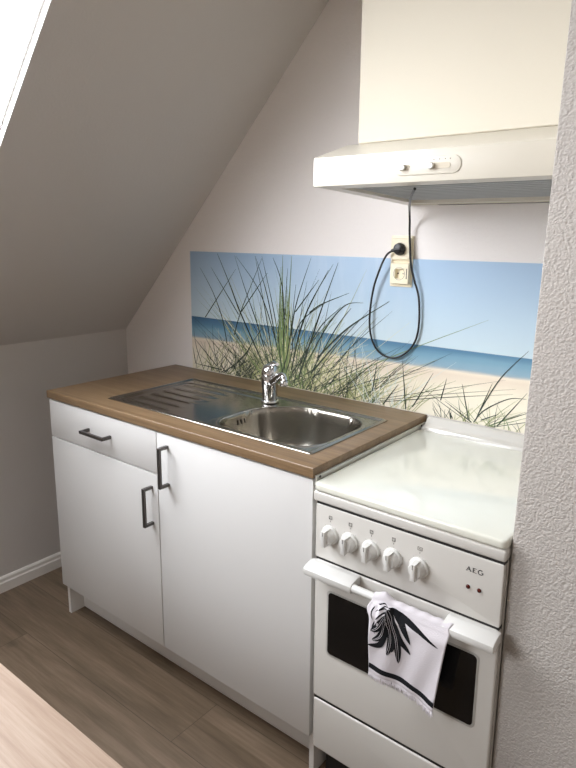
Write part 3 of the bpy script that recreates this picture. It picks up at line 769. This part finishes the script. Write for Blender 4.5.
# filter panel, recessed, following the tilted underside; perforations as ridges
bm = bmesh.new()
fz = lambda y: zf0 + .006 + (zb0 - zf0) * (y - hy) / (-hy)
def tilted(bm, x0, x1, y0, y1, d0, d1):
    t = bmesh.new(); vs = [t.verts.new((x, y_, fz(y_) + d)) for x in (x0, x1) for y_ in (y0, y1) for d in (d0, d1)]
    for q in ((0, 1, 3, 2), (4, 6, 7, 5), (0, 4, 5, 1), (2, 3, 7, 6), (0, 2, 6, 4), (1, 5, 7, 3)): t.faces.new([vs[i] for i in q])
    bmesh.ops.recalc_face_normals(t, faces=t.faces); merge(bm, t)
tilted(bm, hx0 + .018, hx1 - .018, hy + .016, -.03, .004, .008)
fl = obj('filter_panel', bm, M['filter'], hd, 'grey perforated filter panel')
bm = bmesh.new()
tilted(bm, hx0 + .018, hx1 - .018, hy + .016, hy + .060, -.005, .004); tilted(bm, hx0 + .018, hx1 - .018, -.055, -.03, -.005, .004)
tilted(bm, hx0 + .018, hx0 + .04, hy + .036, -.055, -.005, .004)
obj('filter_frame', bm, M['hood'], hd)
for k in range(12):
    bm = bmesh.new(); y_ = hy + .07 + k * .031; tilted(bm, hx0 + .06, hx1 - .05, y_, y_ + .016, .0025, .0042); obj('filter_rib', bm, M['filter'], fl)
bm = bmesh.new(); tilted(bm, 1.21, 1.60, -.028, -.012, -.0078, -.0045); obj('light_slot', bm, M['grey'], hd, 'thin dark slot at the rear edge')
# switch plate
bm = bmesh.new(); prism(bm, rrect(1.327, 1.486, 1.5955, 1.6325, .018, 8), hy - .002, hy, bev=.0012, seg=2)
sw = obj('switch_plate', bm, M['hood'], hd, smooth=.6)
for xa, xb, xk in ((1.343, 1.366, 1.350), (1.410, 1.462, 1.418)):
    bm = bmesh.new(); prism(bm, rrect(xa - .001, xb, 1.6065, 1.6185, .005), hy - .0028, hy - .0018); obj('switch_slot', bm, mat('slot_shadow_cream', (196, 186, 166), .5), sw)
    bm = bmesh.new(); prism(bm, rrect(xk - .008, xk + .008, 1.6055, 1.6195, .006), hy - .009, hy - .0028, bev=.0022, seg=3); obj('slide_switch', bm, M['alu'], sw, smooth=.7)
bm = bmesh.new()
for x in (1.337, 1.352, 1.364, 1.407, 1.424, 1.437, 1.450, 1.461):
    bm = bmesh.new(); lathe(bm, [(.0011, 0), (.0011, .0004)], (x, hy - .002, 1.6255), (0, -1, 0), 8)
    obj('switch_mark', bm, M['grey'], sw)

# ------------------------------------------------------------------ socket, plug and cord
sx, sz = 1.0885, 1.3855
so_ = thing('wall_socket', (sx, -.003, 1.306), 'ivory double wall socket mounted upright at the top edge of the beach panel', 'socket')
bm = bmesh.new(); prism(bm, rrect(sx - .039, sx + .039, 1.3065, 1.4655, .004), -.0075, -.0032, bev=.002, seg=3)
obj('cover_frame', bm, M['ivory'], so_, smooth=.7)
for zc in (1.4245, 1.3485):
    t = bmesh.new(); n = 32
    # insert with a round well: square ring + well
    sq = rrect(sx - .0275, sx + .0275, zc - .0275, zc + .0275, .003, 7)
    pr = [(.0205, 0.0), (.0195, -.0015), (.0190, -.0120), (0.0005, -.0120)]
    rings = []
    N_ = len(sq); angs = [math.atan2(b_ - zc, a - sx) for a, b_ in sq]
    rings.append([t.verts.new((a, -.0072, b_)) for a, b_ in rrect(sx - .0345, sx + .0345, zc - .0345, zc + .0345, .004, 7)]); rings.append([t.verts.new((a, -.0185, b_)) for a, b_ in rrect(sx - .0325, sx + .0325, zc - .0325, zc + .0325, .004, 7)])
    rings.append([t.verts.new((a, -.0200, b_)) for a, b_ in rrect(sx - .031, sx + .031, zc - .031, zc + .031, .004, 7)])
    for r_, d_ in pr: rings.append([t.verts.new((sx + r_ * cos(a), -.0200 - d_ , zc + r_ * sin(a))) for a in angs])
    for a_, b_ in zip(rings, rings[1:]):
        for k in range(N_): t.faces.new((a_[k], a_[(k + 1) % N_], b_[(k + 1) % N_], b_[k]))
    bmesh.ops.recalc_face_normals(t, faces=t.faces)
    bm = bmesh.new(); merge(bm, t); ins = obj('socket_insert', bm, M['ivory'], so_, smooth=.7)
    bm = bmesh.new(); tube(bm, [(sx + .0196 * cos(2 * pi * k / 40), -.0203, zc + .0196 * sin(2 * pi * k / 40)) for k in range(41)], .0005, 6, caps=False)
    obj('seam_shade', bm, M['grey'], ins)  # dark ring along the rim seam stands in for the well's shade
    if zc < 1.4: obj('label_strip', B(sx + .0245, sx + .0275, -.0205, -.0198, zc - .016, zc + .016), M['grey'], ins)
    for s in (-1, 1):
        if zc < 1.4: 
            bm = bmesh.new(); lathe(bm, [(.0026, 0), (.0026, .0012)], (sx + s * .0095, -.0081, zc), (0, -1, 0), 14); obj('contact_hole', bm, M['black'], ins)
            obj('earth_clip', B(sx - .002, sx + .002, -.0145, -.0080, zc + s * .0165 - .0012, zc + s * .0165 + .0012), M['alu'], ins)
cord = thing('power_cord', (1.08, -.02, 1.07), 'black hood power cord looping down the wall to a plug in the upper socket', 'cable')
pts = [(1.365, hy + .03, 1.569), (1.30, -.36, 1.561), (1.20, -.18, 1.549), (1.142, -.07, 1.538), (1.122, -.028, 1.510), (1.119, -.019, 1.465), (1.129, -.02, 1.377), (1.142, -.018, 1.331), (1.159, -.014, 1.271), (1.161, -.012, 1.177), (1.139, -.011, 1.117), (1.087, -.012, 1.078), (1.031, -.013, 1.084), (.995, -.014, 1.127), (.985, -.017, 1.199), (.998, -.022, 1.292), (1.024, -.028, 1.362), (1.048, -.033, 1.404), (1.068, -.034, 1.4185)]
bm = bmesh.new(); tube(bm, spline(pts, 8), .0033, 10); obj('cable', bm, M['black'], cord, smooth=.8)
bm = bmesh.new(); lathe(bm, [(.0175, -.010), (.0185, .004), (.0180, .011), (.0150, .016), (.008, .018), (0, .0185)], (sx, -.020, 1.4245), (0, -1, 0), 28)
tube(bm, [(sx + .002, -.031, 1.4245), (sx - .010, -.034, 1.4225), (sx - .022, -.034, 1.4185)], [.008, .006, .0045], 12)
box(bm, sx + .002, sx + .014, -.044, -.026, 1.418, 1.431, .003)
obj('plug', bm, M['black'], cord, smooth=.6)

# ------------------------------------------------------------------ dining table (near corner of the frame)
tb = thing('dining_table', (.95, -1.74, 0), 'light oak table in the foreground, opposite the cabinet, only its far edge in view', 'table')
bm = bmesh.new(); prism(bm, rrect(.25, 1.62, -2.10, -1.346, .004, 3), .722, .75, 'z', bev=.0015, seg=2)
obj('tabletop', bm, M['table'], tb, smooth=.6)
for x in (.30, 1.57):
    for y in (-2.05, -1.396):
        obj('leg', B(x - .03, x + .03, y - .03, y + .03, 0, .722, .003), M['table'], tb, smooth=.6)
bm = bmesh.new(); box(bm, .33, 1.54, -1.405, -1.387, .652, .722); box(bm, .33, 1.54, -2.059, -2.041, .652, .722)
box(bm, .291, .309, -2.02, -1.426, .652, .722); box(bm, 1.561, 1.579, -2.02, -1.426, .652, .722)
obj('apron', bm, M['table'], tb)

# ------------------------------------------------------------------ light
wd = bpy.data.worlds.new('sky'); sc.world = wd; wd.use_nodes = True
wn = wd.node_tree; bg = wn.nodes['Background']; bg.inputs['Color'].default_value = (.93, .955, 1, 1)
# hazy sky, brighter low in the direction the skylight faces
wtc = N(wn, 'ShaderNodeTexCoord'); dt = N(wn, 'ShaderNodeVectorMath', operation='DOT_PRODUCT')
dt.inputs[1].default_value = Vector((-.76, -.60, .26)).normalized(); wn.links.new(wtc.outputs['Generated'], dt.inputs[0])
mxx = N(wn, 'ShaderNodeMath', operation='MAXIMUM'); mxx.inputs[1].default_value = 0; wn.links.new(dt.outputs['Value'], mxx.inputs[0])
pw = N(wn, 'ShaderNodeMath', operation='POWER'); pw.inputs[1].default_value = 5; wn.links.new(mxx.outputs[0], pw.inputs[0])
ml = N(wn, 'ShaderNodeMath', operation='MULTIPLY_ADD'); ml.inputs[1].default_value = 15; ml.inputs[2].default_value = 10.5
wn.links.new(pw.outputs[0], ml.inputs[0]); sz_ = N(wn, 'ShaderNodeSeparateXYZ'); wn.links.new(wtc.outputs['Generated'], sz_.inputs[0])
gr = N(wn, 'ShaderNodeMapRange'); gr.inputs['From Min'].default_value = -.25; gr.inputs['From Max'].default_value = .08   # the land below the horizon is darker than the sky
gr.inputs['To Min'].default_value = .35; gr.inputs['To Max'].default_value = 1; wn.links.new(sz_.outputs['Z'], gr.inputs['Value'])
gm_ = N(wn, 'ShaderNodeMath', operation='MULTIPLY'); wn.links.new(ml.outputs[0], gm_.inputs[0]); wn.links.new(gr.outputs[0], gm_.inputs[1])
wn.links.new(gm_.outputs[0], bg.inputs['Strength'])
def area(name, loc, sx_, sy_, direction, power, col=(1, 1, 1), portal=False):
    l = bpy.data.lights.new(name, 'AREA'); l.shape = 'RECTANGLE'; l.size = sx_; l.size_y = sy_; l.energy = power; l.color = col
    if portal: l.cycles.is_portal = True
    o = bpy.data.objects.new(name, l); C.objects.link(o); o.location = loc
    o.rotation_euler = Vector(direction).to_track_quat('-Z', 'Y').to_euler(); return o
xm, ym = (wx0 + wx1) / 2, (wy0 + wy1) / 2
area('skylight_portal', (xm + nx * .075, ym, zs(xm) + nz * .075), .56, 1.24, (-nx, 0, -nz), 1, portal=True)
area('skylight_portal_far', (xm + nx * .075, (vy0 + vy1) / 2, zs(xm) + nz * .075), .80, 1.24, (-nx, 0, -nz), 1, portal=True)
# added fill light high behind the camera, no real lamp hangs there
area('fill_light', (2.3, -2.6, 2.45), .5, .5, (0, 0, -1), 5, (1, .93, .84))

sc.view_settings.view_transform = 'Standard'; sc.view_settings.look = 'None'; sc.view_settings.gamma = 1
sc.view_settings.use_curve_mapping = False; sc.view_settings.exposure = .26
sc.cycles.use_denoising = True
sc.cycles.max_bounces = 12; sc.cycles.diffuse_bounces = 8; sc.cycles.sample_clamp_indirect = 8
